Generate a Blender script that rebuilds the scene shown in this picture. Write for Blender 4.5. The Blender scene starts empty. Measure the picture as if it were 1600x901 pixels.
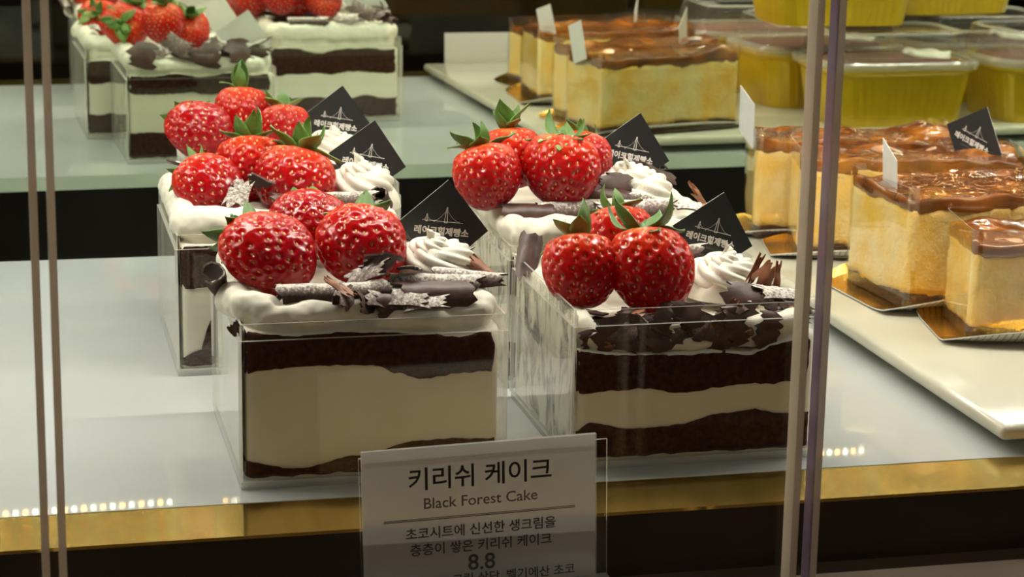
import bpy, bmesh, math, random
import numpy as np
from mathutils import Vector, Matrix, Euler, noise

PI = math.pi
scene = bpy.context.scene
COL = scene.collection
rnd = random.Random(7)

# ------------------------------------------------------------------ camera
FPX, PITCH, YAW, ROLL = 3367.4, 0.2379, 0.2381, 0.0183
CAM = Vector((-0.0811, -0.7502, 0.2594))
cp, sp, cy, sy = math.cos(PITCH), math.sin(PITCH), math.cos(YAW), math.sin(YAW)
FW = Vector((sy * cp, cy * cp, -sp))
RT = Vector((cy, -sy, 0.0))
UP = RT.cross(FW)
RT, UP = RT * math.cos(ROLL) + UP * math.sin(ROLL), UP * math.cos(ROLL) - RT * math.sin(ROLL)
cd = bpy.data.cameras.new('camera')
cam = bpy.data.objects.new('camera', cd)
COL.objects.link(cam)
M = Matrix((RT, UP, -FW)).transposed().to_4x4()
M.translation = CAM
cam.matrix_world = M
cd.sensor_width = 36.0
cd.lens = FPX / 1600.0 * 36.0
cd.clip_start = 0.01
cd.dof.use_dof = True
cd.dof.focus_distance = 0.86
cd.dof.aperture_fstop = 30.0
scene.camera = cam

# ------------------------------------------------------------------ world, exposure
w = bpy.data.worlds.new('world')
scene.world = w
w.use_nodes = True
w.node_tree.nodes['Background'].inputs[0].default_value = (1.0, 0.82, 0.66, 1)
w.node_tree.nodes['Background'].inputs[1].default_value = 0.012
vs = scene.view_settings
vs.view_transform = 'Standard'
vs.look = 'None'
vs.exposure = 0.0
vs.gamma = 1.0
vs.use_curve_mapping = False
scene.cycles.transparent_max_bounces = 32
scene.cycles.max_bounces = 8
scene.cycles.glossy_bounces = 5
scene.cycles.sample_clamp_indirect = 40.0
LED_POWER = 620.0

# ------------------------------------------------------------------ materials
MATS = {}
def nt_new(name):
    m = bpy.data.materials.new(name)
    m.use_nodes = True
    MATS[name] = m
    nt = m.node_tree
    return m, nt, nt.nodes['Principled BSDF'], nt.nodes['Material Output']

def ramp(nt, fac, stops):
    r = nt.nodes.new('ShaderNodeValToRGB')
    el = r.color_ramp.elements
    while len(el) < len(stops):
        el.new(0.5)
    for e, (p, c) in zip(el, stops):
        e.position = p
        e.color = (c[0], c[1], c[2], 1)
    nt.links.new(fac, r.inputs[0])
    return r.outputs[0]

def noise_node(nt, scale, detail=3.0, rough=0.55, coord='Object', dist=0.0, stretch=None):
    tc = nt.nodes.new('ShaderNodeTexCoord')
    n = nt.nodes.new('ShaderNodeTexNoise')
    n.inputs['Scale'].default_value = scale
    n.inputs['Detail'].default_value = detail
    n.inputs['Roughness'].default_value = rough
    n.inputs['Distortion'].default_value = dist
    if stretch:
        mp = nt.nodes.new('ShaderNodeMapping')
        mp.inputs['Scale'].default_value = stretch
        nt.links.new(tc.outputs[coord], mp.inputs[0])
        nt.links.new(mp.outputs[0], n.inputs['Vector'])
    else:
        nt.links.new(tc.outputs[coord], n.inputs['Vector'])
    return n.outputs['Fac']

def bump(nt, fac, p, strength, dist):
    b = nt.nodes.new('ShaderNodeBump')
    b.inputs['Strength'].default_value = strength
    b.inputs['Distance'].default_value = dist
    nt.links.new(fac, b.inputs['Height'])
    nt.links.new(b.outputs[0], p.inputs['Normal'])

def pmat(name, c1, c2=None, scale=200.0, rough=0.5, metal=0.0, bstr=0.0, bdist=0.0005, bscale=None,
         spec=0.5, sss=0.0, sssr=(1, .4, .2), sscale=0.004, stretch=None, lo=.35, hi=.65, coat=0.0, emit=None):
    m, nt, p, o = nt_new(name)
    if c2 is None:
        c2 = tuple(x * 0.9 for x in c1)
    f = noise_node(nt, scale, stretch=stretch)
    nt.links.new(ramp(nt, f, [(lo, c1), (hi, c2)]), p.inputs['Base Color'])
    p.inputs['Roughness'].default_value = rough
    p.inputs['Metallic'].default_value = metal
    p.inputs['Specular IOR Level'].default_value = spec
    p.inputs['Coat Weight'].default_value = coat
    p.inputs['Coat Roughness'].default_value = 0.05
    if sss:
        p.inputs['Subsurface Weight'].default_value = sss
        p.inputs['Subsurface Radius'].default_value = sssr
        p.inputs['Subsurface Scale'].default_value = sscale
    if bstr:
        bump(nt, noise_node(nt, bscale or scale, 5.0, .65, stretch=stretch), p, bstr, bdist)
    if emit:
        p.inputs['Emission Color'].default_value = (*emit[0], 1)
        p.inputs['Emission Strength'].default_value = emit[1]
    return m

def clear_mat(name, tint, f0=0.04, milk=0.0, milkc=(.85, .84, .8), rough=0.02, fpow=5.0):
    """thin clear plastic / glass: see-through with a Schlick reflection and an optional milky share"""
    m, nt, p, o = nt_new(name)
    nt.nodes.remove(p)
    tr = nt.nodes.new('ShaderNodeBsdfTransparent'); tr.inputs[0].default_value = (*tint, 1)
    gl = nt.nodes.new('ShaderNodeBsdfGlossy'); gl.inputs['Roughness'].default_value = rough
    gl.inputs['Color'].default_value = (1, 1, 1, 1)
    lw = nt.nodes.new('ShaderNodeLayerWeight'); lw.inputs['Blend'].default_value = 0.5
    pw = nt.nodes.new('ShaderNodeMath'); pw.operation = 'POWER'; pw.inputs[1].default_value = fpow
    nt.links.new(lw.outputs['Facing'], pw.inputs[0])
    ma = nt.nodes.new('ShaderNodeMath'); ma.operation = 'MULTIPLY_ADD'
    ma.inputs[1].default_value = (1 - f0) * 0.8; ma.inputs[2].default_value = f0
    nt.links.new(pw.outputs[0], ma.inputs[0])
    mx = nt.nodes.new('ShaderNodeMixShader')
    nt.links.new(ma.outputs[0], mx.inputs[0])
    base = tr.outputs[0]
    if milk:
        df = nt.nodes.new('ShaderNodeBsdfDiffuse'); df.inputs[0].default_value = (*milkc, 1)
        tl = nt.nodes.new('ShaderNodeBsdfTranslucent'); tl.inputs[0].default_value = (*milkc, 1)
        m2 = nt.nodes.new('ShaderNodeMixShader'); m2.inputs[0].default_value = .5
        nt.links.new(df.outputs[0], m2.inputs[1]); nt.links.new(tl.outputs[0], m2.inputs[2])
        m1 = nt.nodes.new('ShaderNodeMixShader'); m1.inputs[0].default_value = milk
        nt.links.new(base, m1.inputs[1]); nt.links.new(m2.outputs[0], m1.inputs[2])
        base = m1.outputs[0]
    nt.links.new(base, mx.inputs[1]); nt.links.new(gl.outputs[0], mx.inputs[2])
    nt.links.new(mx.outputs[0], o.inputs['Surface'])
    return m

def emit_mat(name, c, s):
    m, nt, p, o = nt_new(name)
    p.inputs['Base Color'].default_value = (*c, 1)
    p.inputs['Emission Color'].default_value = (*c, 1)
    p.inputs['Emission Strength'].default_value = s
    return m

m = pmat('shelf_glass', (.50, .52, .505), (.52, .535, .52), 6, rough=.022, spec=.22)
_nt = m.node_tree; _tl = _nt.nodes.new('ShaderNodeBsdfTranslucent'); _tl.inputs[0].default_value = (.7, .75, .7, 1)
_mx = _nt.nodes.new('ShaderNodeMixShader'); _mx.inputs[0].default_value = .20
_nt.links.new(_nt.nodes['Principled BSDF'].outputs[0], _mx.inputs[1]); _nt.links.new(_tl.outputs[0], _mx.inputs[2])
_nt.links.new(_mx.outputs[0], _nt.nodes['Material Output'].inputs['Surface'])
pmat('shelf_edge', (.60, .66, .60), (.64, .70, .63), 30, rough=.2)
m = pmat('brass', (.88, .62, .17), (.76, .50, .11), 60, rough=.13, metal=1.0, bstr=.10, bdist=.0003, bscale=200, stretch=(1, .02, 1))
_p = m.node_tree.nodes['Principled BSDF']
_tg = m.node_tree.nodes.new('ShaderNodeTangent'); _tg.direction_type = 'RADIAL'; _tg.axis = 'X'
m.node_tree.links.new(_tg.outputs[0], _p.inputs['Tangent'])
_p.inputs['Anisotropic'].default_value = 1.0
pmat('dark_wood', (.030, .018, .009), (.022, .013, .007), 14, rough=.35, stretch=(1, 8, 8))
pmat('ledge_brown', (.060, .040, .024), (.05, .033, .02), 14, rough=.45, stretch=(1, 8, 8))
pmat('dark_panel', (.035, .030, .030), (.060, .052, .050), 5, rough=.6)
pmat('cabinet_grey', (.10, .085, .08), (.20, .18, .17), 4, rough=.5)
pmat('inner_brown', (.16, .115, .12), (.07, .055, .06), 5, rough=.6)
pmat('room_wall', (.05, .038, .032), (.035, .028, .026), 2, rough=.8)
pmat('room_floor', (.05, .035, .025), (.035, .025, .02), 3, rough=.4)
m, nt, p, o = nt_new('mirror')
nt.nodes.remove(p)
g = nt.nodes.new('ShaderNodeBsdfGlossy'); g.inputs['Roughness'].default_value = 0.0
g.inputs['Color'].default_value = (.83, .88, .75, 1)
nt.links.new(g.outputs[0], o.inputs['Surface'])
clear_mat('pane_glass', (.985, .985, .97), .035)
clear_mat('acrylic', (.985, .985, .98), .035)
clear_mat('acrylic_edge', (.94, .94, .92), .12, milk=.5, milkc=(.97, .96, .90))  # whitish share paints in the light that clear edges catch
clear_mat('film', (.985, .985, .975), .06, rough=.04)
clear_mat('lid_plastic', (.96, .96, .95), .05, milk=.03, rough=.04)
clear_mat('lid_rim', (.9, .9, .88), .2, milk=.42, rough=.05)
clear_mat('smear_cream', (.95, .94, .9), .02, milk=.8, milkc=(.86, .83, .72), rough=.4)
clear_mat('strip_beige', (.8, .74, .68), .05, milk=.88, milkc=(.62, .53, .43), rough=.2)
clear_mat('acrylic_base', (.96, .96, .94), .16, milk=.45, milkc=(1.0, .99, .95), rough=.1)  # milky white stands in for light piped into the clear base
clear_mat('strip_purple', (.35, .28, .42), .05, milk=.6, milkc=(.10, .075, .13), rough=.2)
pmat('sponge', (.095, .034, .021), (.030, .011, .008), 420, rough=.9, bstr=1.0, bdist=.0022, bscale=520, spec=.15, lo=.3, hi=.7)
pmat('cream', (.77, .735, .615), (.74, .70, .575), 60, rough=.42, spec=.35, bstr=.12, bdist=.0006, bscale=260)
pmat('whip', (.78, .75, .645), (.76, .725, .615), 60, rough=.36, spec=.4, bstr=.08, bdist=.0004, bscale=500)
pmat('seed', (.72, .48, .12), (.55, .30, .06), 300, rough=.35)
pmat('leaf', (.045, .125, .014), (.11, .21, .028), 120, rough=.38, spec=.5, bstr=.25, bdist=.0005, bscale=400)
pmat('leaf_pale', (.24, .34, .09), (.14, .25, .045), 120, rough=.4, bstr=.25, bdist=.0005, bscale=400)
pmat('card_black', (.012, .012, .013), (.016, .016, .017), 60, rough=.42)
pmat('card_white', (.70, .68, .64), (.66, .64, .6), 60, rough=.6)
pmat('print_white', (.75, .72, .66), None, 60, rough=.6)
pmat('print_grey', (.16, .155, .15), None, 60, rough=.6)
pmat('print_dark', (.018, .014, .013), None, 60, rough=.6)
pmat('print_brown', (.17, .125, .085), None, 60, rough=.6)
clear_mat('paper', (0, 0, 0), .03, milk=1.0, milkc=(.70, .68, .655), rough=.25)
pmat('porcelain', (.53, .50, .40), (.51, .48, .38), 10, rough=.12, spec=.5)
pmat('gold_board', (.85, .52, .10), (.78, .45, .08), 30, rough=.22, metal=1.0, bstr=.2, bdist=.0003, bscale=500)
pmat('cheese', (.90, .55, .09), (.88, .70, .33), 48, rough=.6, spec=.3, bstr=.8, bdist=.0016, bscale=330)
pmat('crust', (.10, .042, .018), (.05, .02, .01), 600, rough=.9, bstr=1, bdist=.0015, bscale=600)
pmat('gold_cup', (.62, .42, .012), (.54, .34, .008), 18, rough=.28, metal=.2, coat=.5)
pmat('cocoa', (.12, .045, .026), (.17, .075, .045), 260, rough=.9, bstr=.5, bdist=.001)
pmat('metal_grey', (.35, .35, .35), None, 30, rough=.4, metal=1)
emit_mat('led_cool', (.97, .985, .95), LED_POWER)
emit_mat('led_rear_fill', (.95, 1.0, .90), LED_POWER * 1.0)  # for the added rear strip that brightens the cake backs
emit_mat('led_warm', (1.0, .80, .50), LED_POWER)
emit_mat('glow_white', (1.0, .93, .78), 20.0)
emit_mat('glow_amber', (1.0, .50, .13), 30.0)
emit_mat('lamp_glow', (1.0, .74, .58), 200.0)

# board underside: fine grey ribs printed across the white card
m, nt, p, o = nt_new('board_rib')
tc = nt.nodes.new('ShaderNodeTexCoord')
wv = nt.nodes.new('ShaderNodeTexWave'); wv.inputs['Scale'].default_value = 105.0
wv.bands_direction = 'X'
nt.links.new(tc.outputs['Object'], wv.inputs['Vector'])
nt.links.new(ramp(nt, wv.outputs['Fac'], [(.0, (.22, .21, .19)), (.28, (.62, .60, .53))]), p.inputs['Base Color'])
p.inputs['Roughness'].default_value = .5

# strawberry flesh: deep red, paler and more orange towards the calyx
m, nt, p, o = nt_new('berry')
tc = nt.nodes.new('ShaderNodeTexCoord')
sx = nt.nodes.new('ShaderNodeSeparateXYZ')
nt.links.new(tc.outputs['Object'], sx.inputs[0])
mr = nt.nodes.new('ShaderNodeMapRange')
mr.inputs['From Min'].default_value = -.5; mr.inputs['From Max'].default_value = .47
nt.links.new(sx.outputs['Z'], mr.inputs['Value'])
nf = noise_node(nt, 3.5, 3)
ad = nt.nodes.new('ShaderNodeMath'); ad.operation = 'MULTIPLY_ADD'; ad.inputs[1].default_value = .35
nt.links.new(nf, ad.inputs[0])
sb = nt.nodes.new('ShaderNodeMath'); sb.operation = 'SUBTRACT'; sb.inputs[1].default_value = .17
nt.links.new(mr.outputs[0], sb.inputs[0]); nt.links.new(sb.outputs[0], ad.inputs[2])
nt.links.new(ramp(nt, ad.outputs[0], [(.25, (.28, .002, .006)), (.64, (.42, .007, .005)), (.90, (.62, .045, .008)), (1.02, (.75, .20, .05))]), p.inputs['Base Color'])
p.inputs['Roughness'].default_value = .13
p.inputs['Specular IOR Level'].default_value = .45
p.inputs['Subsurface Weight'].default_value = .3
p.inputs['Subsurface Radius'].default_value = (1, .15, .1)
p.inputs['Subsurface Scale'].default_value = .1
bump(nt, noise_node(nt, 22, 3), p, .05, .02)

m, nt, p, o = nt_new('wiped_cream')
nf = noise_node(nt, 70, 4, .6, dist=1.2, stretch=(1, 1.3, .55))
p.inputs['Base Color'].default_value = (.80, .765, .64, 1)
p.inputs['Roughness'].default_value = .45
tr = nt.nodes.new('ShaderNodeBsdfTransparent'); mx = nt.nodes.new('ShaderNodeMixShader')
nt.links.new(ramp(nt, nf, [(.40, (.08, .08, .08)), (.54, (1, 1, 1))]), mx.inputs[0])
nt.links.new(tr.outputs[0], mx.inputs[1]); nt.links.new(p.outputs[0], mx.inputs[2]); nt.links.new(mx.outputs[0], o.inputs['Surface'])

# chocolate, and chocolate with icing sugar lying on the upward faces
pmat('chocolate', (.080, .036, .025), (.045, .019, .013), 150, rough=.42, bstr=.3, bdist=.0004, bscale=500)
pmat('milk_chocolate', (.30, .105, .040), (.17, .06, .026), 150, rough=.45, bstr=.3, bdist=.0004, bscale=500)
m, nt, p, o = nt_new('dusted_chocolate')
ge = nt.nodes.new('ShaderNodeNewGeometry')
sx = nt.nodes.new('ShaderNodeSeparateXYZ')
nt.links.new(ge.outputs['Normal'], sx.inputs[0])
nz = noise_node(nt, 900, 6, .75)
ml = nt.nodes.new('ShaderNodeMath'); ml.operation = 'MULTIPLY_ADD'; ml.inputs[1].default_value = .46
nt.links.new(sx.outputs['Z'], ml.inputs[0]); nt.links.new(nz, ml.inputs[2])
nt.links.new(ramp(nt, ml.outputs[0], [(.58, (.062, .031, .023)), (.82, (.17, .12, .10)), (1.04, (.70, .66, .59))]), p.inputs['Base Color'])
p.inputs['Roughness'].default_value = .75
bump(nt, nz, p, .5, .0006)

# caramel glaze
m, nt, p, o = nt_new('caramel')
nf = noise_node(nt, 48, 2, .5, dist=.3)
nt.links.new(ramp(nt, nf, [(.38, (.15, .040, .004)), (.58, (.32, .095, .009)), (.84, (.72, .34, .05))]), p.inputs['Base Color'])
p.inputs['Roughness'].default_value = .10
p.inputs['Coat Weight'].default_value = .7
p.inputs['Coat Roughness'].default_value = .03
bump(nt, noise_node(nt, 90, 2, .4), p, .6, .003)

# ------------------------------------------------------------------ helpers
def tag(o, label=None, cat=None, group=None, kind=None):
    if label: o['label'] = label
    if cat: o['category'] = cat
    if group: o['group'] = group
    if kind: o['kind'] = kind
    return o

def link(o, parent=None):
    COL.objects.link(o)
    if parent is not None:
        o.parent = parent
    return o

def mk(name, V, Fc, mats, parent=None, smooth=False, midx=None, loc=None, rot=None):
    me = bpy.data.meshes.new(name)
    me.from_pydata([tuple(v) for v in V], [], Fc)
    if isinstance(mats, str): mats = [mats]
    for x in mats: me.materials.append(MATS[x])
    if midx is not None: me.polygons.foreach_set('material_index', midx)
    if smooth: me.polygons.foreach_set('use_smooth', [True] * len(me.polygons))
    me.update()
    o = bpy.data.objects.new(name, me)
    if loc is not None: o.location = loc
    if rot is not None: o.rotation_euler = rot
    return link(o, parent)

def inst(name, me, parent=None, loc=(0, 0, 0), rot=(0, 0, 0), scale=(1, 1, 1)):
    o = bpy.data.objects.new(name, me)
    o.location = loc; o.rotation_euler = rot; o.scale = scale
    return link(o, parent)

def thing(name, label, cat, loc=(0, 0, 0), rot=(0, 0, 0), group=None, scale=(1, 1, 1)):
    o = bpy.data.objects.new(name, None)
    o.empty_display_size = .01
    o.location = loc; o.rotation_euler = rot; o.scale = scale
    tag(o, label, cat, group)
    return link(o)

class MB:
    def __init__(s): s.V = []; s.F = []; s.I = []
    def add(s, V, F, i=0):
        b = len(s.V); s.V += [tuple(v) for v in V]
        s.F += [tuple(b + k for k in f) for f in F]
        s.I += (i if isinstance(i, list) else [i] * len(F))
    def box(s, a, b, i=0):
        x0, y0, z0 = a; x1, y1, z1 = b
        V = [(x0, y0, z0), (x1, y0, z0), (x1, y1, z0), (x0, y1, z0), (x0, y0, z1), (x1, y0, z1), (x1, y1, z1), (x0, y1, z1)]
        F = [(0, 3, 2, 1), (4, 5, 6, 7), (0, 1, 5, 4), (1, 2, 6, 5), (2, 3, 7, 6), (3, 0, 4, 7)]  # -z +z -y +x +y -x
        s.add(V, F, i)
    def tube(s, pts, rad, n=12, i=0, cap=True):
        pts = [Vector(q) for q in pts]
        if not hasattr(rad, '__len__'): rad = [rad] * len(pts)
        V = []; m = len(pts)
        up = Vector((0, 0, 1))
        for k, q in enumerate(pts):
            t = (pts[min(k + 1, m - 1)] - pts[max(k - 1, 0)]).normalized()
            a = t.cross(up if abs(t.z) < .9 else Vector((1, 0, 0))).normalized(); b = t.cross(a)
            for j in range(n):
                f = 2 * PI * j / n
                V.append(q + (a * math.cos(f) + b * math.sin(f)) * rad[k])
        F = [(k * n + j, k * n + (j + 1) % n, (k + 1) * n + (j + 1) % n, (k + 1) * n + j) for k in range(m - 1) for j in range(n)]
        if cap:
            F.append(tuple(range(n - 1, -1, -1))); F.append(tuple((m - 1) * n + j for j in range(n)))
        s.add(V, F, i)
    def build(s, name, mats, parent=None, smooth=False, **k):
        return mk(name, s.V, s.F, mats, parent, smooth, s.I, **k)

def capsule_pts(a, b, r, n=4):
    a, b = Vector(a), Vector(b); t = (b - a).normalized()
    P = []; R = []
    for k in range(n):
        f = PI / 2 * (k + .25) / n
        P.append(a - t * r * math.cos(f)); R.append(r * math.sin(f))
    P += [a, b]; R += [r, r]
    for k in range(n - 1, -1, -1):
        f = PI / 2 * (k + .25) / n
        P.append(b + t * r * math.cos(f)); R.append(r * math.sin(f))
    return P, R

def rounded_box(name, a, b, r, mats, parent=None, seg=3, **k):
    mb = MB(); mb.box(a, b)
    o = mb.build(name, mats, parent, **k)
    bm = bmesh.new(); bm.from_mesh(o.data)
    bmesh.ops.bevel(bm, geom=bm.edges[:], offset=r, segments=seg, affect='EDGES', profile=.5)
    bm.to_mesh(o.data); bm.free()
    o.data.polygons.foreach_set('use_smooth', [True] * len(o.data.polygons))
    o.data.set_sharp_from_angle(angle=math.radians(40))
    return o

def slab(x0, x1, y0, y1, zlo, zhi, nx=40, ny=40, nz=4, jit=0.0, jscale=300, rc=.003, seed=0, bulge=0.0):
    """block whose top and bottom are height functions; rounded plan corners, bulged sides, jittered faces"""
    cx, cy_, hx, hy = (x0 + x1) / 2, (y0 + y1) / 2, (x1 - x0) / 2, (y1 - y0) / 2
    V = []; F = []; idx = {}
    def plan(u, v, wz):
        x, y = u * hx, v * hy
        ex, ey = abs(x) - (hx - rc), abs(y) - (hy - rc)
        if ex > 0 and ey > 0:
            mx = max(ex, ey); l = math.hypot(ex, ey)
            x = math.copysign(hx - rc + ex / l * mx, x); y = math.copysign(hy - rc + ey / l * mx, y)
        e = max(abs(u), abs(v))
        if bulge and e > .8:
            s = 1 - bulge * (2 * wz - 1) ** 4 * (e - .8) / .2
            x *= s; y *= s
        return cx + x, cy_ + y
    def vert(i, j, k):
        key = (i, j, k)
        if key in idx: return idx[key]
        wz = k / nz
        x, y = plan(2 * i / nx - 1, 2 * j / ny - 1, wz)
        a, b = zlo(x, y), zhi(x, y)
        z = a + (b - a) * wz
        if jit:
            q = Vector((x, y, z)) * jscale + Vector((seed, 0, 0))
            x += jit * noise.noise(q); y += jit * noise.noise(q + Vector((9, 3, 1))); z += jit * .7 * noise.noise(q + Vector((2, 8, 5)))
        idx[key] = len(V); V.append((x, y, z)); return idx[key]
    for i in range(nx):
        for j in range(ny):
            F.append((vert(i, j, nz), vert(i + 1, j, nz), vert(i + 1, j + 1, nz), vert(i, j + 1, nz)))
            F.append((vert(i, j, 0), vert(i, j + 1, 0), vert(i + 1, j + 1, 0), vert(i + 1, j, 0)))
    for k in range(nz):
        for i in range(nx):
            F.append((vert(i, 0, k), vert(i + 1, 0, k), vert(i + 1, 0, k + 1), vert(i, 0, k + 1)))
            F.append((vert(i, ny, k), vert(i, ny, k + 1), vert(i + 1, ny, k + 1), vert(i + 1, ny, k)))
        for j in range(ny):
            F.append((vert(0, j, k), vert(0, j, k + 1), vert(0, j + 1, k + 1), vert(0, j + 1, k)))
            F.append((vert(nx, j, k), vert(nx, j + 1, k), vert(nx, j + 1, k + 1), vert(nx, j, k + 1)))
    return V, F

def lerp_profile(pts):
    xs = np.array([q[0] for q in pts]); ys = np.array([q[1] for q in pts])
    def f(x):
        k = int(np.clip(np.searchsorted(xs, x) - 1, 0, len(xs) - 2))
        t = min(max((x - xs[k]) / (xs[k + 1] - xs[k]), 0), 1); t = t * t * (3 - 2 * t)
        return float(ys[k] + (ys[k + 1] - ys[k]) * t)
    return f

def text_mesh(body, size, align='CENTER', bold=0.0):
    c = bpy.data.curves.new('lettering', 'FONT')
    c.body = body; c.size = size; c.align_x = align; c.align_y = 'CENTER'; c.offset = bold
    c.resolution_u = 3
    o = bpy.data.objects.new('lettering', c); COL.objects.link(o)
    dg = bpy.context.evaluated_depsgraph_get()
    me = bpy.data.meshes.new_from_object(o.evaluated_get(dg))
    bpy.data.objects.remove(o); bpy.data.curves.remove(c)
    return me

# ------------------------------------------------------------------ setting
def struct(o): o['kind'] = 'structure'; return o

MIRY, MIRB = 0.5147, 0.0221
sh = MB()
sh.box((-.62, -.0135, -.009), (1.25, .391, 0))
sh.I = [1, 0, 1, 1, 1, 1]
struct(sh.build('shelf', ['shelf_glass', 'shelf_edge']))
br = MB(); br.box((-.62, -.047, -.0014), (1.25, -.0138, -.0002))
struct(br.build('brass_ledge', ['brass']))
fp = MB(); fp.box((-.62, -.0468, -.20), (1.25, -.016, -.0015))
struct(fp.build('fascia_panel', ['dark_wood']))
lg = MB(); lg.box((-.62, -.150, -.06), (1.25, -.0469, -.025))
struct(lg.build('front_ledge', ['ledge_brown']))
cb = MB(); cb.box((-.62, -.135, -1.05), (1.25, -.0462, -.0602)); struct(cb.build('cabinet_front', ['dark_wood']))
cb = MB(); cb.box((-.62, -.0158, -.22), (1.25, .60, -.2002)); struct(cb.build('cabinet_floor', ['cabinet_grey']))
ip = MB(); ip.box((-.62, -.0158, -.1998), (1.25, -.0142, -.0095)); struct(ip.build('inner_panel', ['inner_brown']))
mi = MB(); mi.box((-.85, 0, -.2), (1.25, .006, .40))
mo = struct(mi.build('mirror_panel', ['mirror'], loc=(.15, MIRY, 0), rot=(0, 0, MIRB)))
tp = MB(); tp.box((-.62, -.11, .40), (1.25, .60, .42)); struct(tp.build('case_top', ['dark_panel']))
fl = MB(); fl.box((-4, -5, -1.07), (4, 1, -1.05)); struct(fl.build('floor', ['room_floor']))
wl = MB(); wl.box((-4, -5.1, -1.05), (4, -5, 1.9)); struct(wl.build('wall_back', ['room_wall']))
wl = MB(); wl.box((-4.1, -5.1, -1.05), (-4, 1, 1.9)); struct(wl.build('wall_left', ['room_wall']))
wl = MB(); wl.box((4, -5.1, -1.05), (4.1, 1, 1.9)); struct(wl.build('wall_right', ['room_wall']))
cl = MB(); cl.box((-4.1, -5.1, 1.9), (4.1, 1, 2.0)); struct(cl.build('ceiling', ['room_wall']))

# LED strip under the case top, a row of separate diodes
led = thing('led_strip', 'front row of small white and amber diodes under the case top', 'light strip', (0, .095, .3975))
hb = MB(); hb.box((-.6, -.012, -.070), (1.2, .012, .0)); hb.box((-.6, .0121, -.0772), (1.2, .0136, .0)); hb.build('housing', ['metal_grey'], led)  # second box is a lip added to block the diodes' low reflection
dl = [MB(), MB(), MB(), MB()]
k = 0; x = -.58
while x < 1.18:   # a lit lens under the bar, and an added dim side row for dots reflected in the shelf
    dl[1 if k % 4 == 3 else 0].add([(x, -.0015, -.0722), (x, .0015, -.0722), (x + .0042, .0015, -.0722), (x + .0042, -.0015, -.0722), (x, -.0015, -.0702), (x, .0015, -.0702), (x + .0042, .0015, -.0702), (x + .0042, -.0015, -.0702)], [(0, 1, 2, 3)])
    dl[2 + k % 2].add([(x, .0137, -.0768), (x + .0040, .0137, -.0768), (x + .0040, .0137, -.0728), (x, .0137, -.0728)], [(0, 3, 2, 1)]); x += .0076; k += 1
for q, mname in zip(dl, ('led_cool', 'led_warm', 'glow_white', 'glow_amber')):
    tag(q.build('diodes', [mname], led), kind='stuff')

led2 = thing('led_strip', 'unseen row of small white diodes added along the rear of the case top to light the cake backs', 'light strip', (0, .445, .3975))  # unseen strip, added to brighten the cake backs in the mirror
hb = MB(); hb.box((-.6, -.012, -.030), (1.2, .012, .0)); hb.build('housing', ['metal_grey'], led2)
dq = MB(); x = -.58
while x < 1.18:
    dq.add([(x, -.0015, -.0322), (x, .0015, -.0322), (x + .0042, .0015, -.0322), (x + .0042, -.0015, -.0322)], [(0, 1, 2, 3)]); x += .0126
tag(dq.build('diodes', ['led_rear_fill'], led2), kind='stuff')

# room lamps behind the photographer
for k, (lx, ly, lz) in enumerate([(-.35, -2.3, 1.05), (.75, -2.6, 1.1), (1.9, -2.2, 1.0)]):
    lp = thing('pendant_lamp', ['small warm pendant lamp hanging left of the counter', 'small warm pendant lamp hanging opposite the cakes', 'small warm pendant lamp hanging right of the counter'][k], 'lamp', (lx, ly, lz), group='pendant lamps in the room')
    b = MB(); b.tube([(0, 0, .12), (0, 0, 1.9 - lz)], .004, 8); b.build('cord', ['dark_panel'], lp)
    b = MB(); b.tube([(0, 0, .12), (0, 0, .10), (0, 0, .02), (0, 0, 0)], [.02, .03, .09, .10], 24, cap=False); b.build('lamp_shade', ['dark_panel'], lp)
    P_, R_ = capsule_pts((0, 0, .03), (0, 0, .05), .03, 2)
    b = MB(); b.tube(P_, R_, 8); b.build('bulb', ['lamp_glow'], lp, True)

# front glass: three panes with an edge strip at each joint
PY0, PY1 = -.105, -.097
PZ0, PZ1 = -.0248, .3998
def pane(label, x0, x1, sl, sr):
    t = thing('glass_pane', label, 'glass pane', ((x0 + x1) / 2, (PY0 + PY1) / 2, PZ0), group='front glass panes')
    off = Vector((-(x0 + x1) / 2, -(PY0 + PY1) / 2, -PZ0))
    g = MB(); g.box(Vector((x0, PY0 + .001, PZ0)) + off, Vector((x1, PY1 - .001, PZ1)) + off)
    g.build('pane', ['pane_glass'], t)
    for on, xa, xb in ((sl, x0 - .0024, x0 + .0), (sr, x1 - .0, x1 + .0024)):
        if on:
            e = MB(); e.box(Vector((xa, PY0, PZ0)) + off, Vector((xb, PY1, PZ1)) + off)
            e.I = [0, 0, 0, 0, 0, 1 if x0 > .1 else 0]
            e.build('edge_strip', ['strip_beige', 'strip_purple'], t)
pane('clear front glass pane at the far left edge', -.62, -.0729, False, True)
pane('clear middle front glass pane covering the black forest cakes', -.0653, .1740, True, True)
pane('clear front glass pane on the right before the cheesecakes', .1837, .62, True, False)

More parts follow.
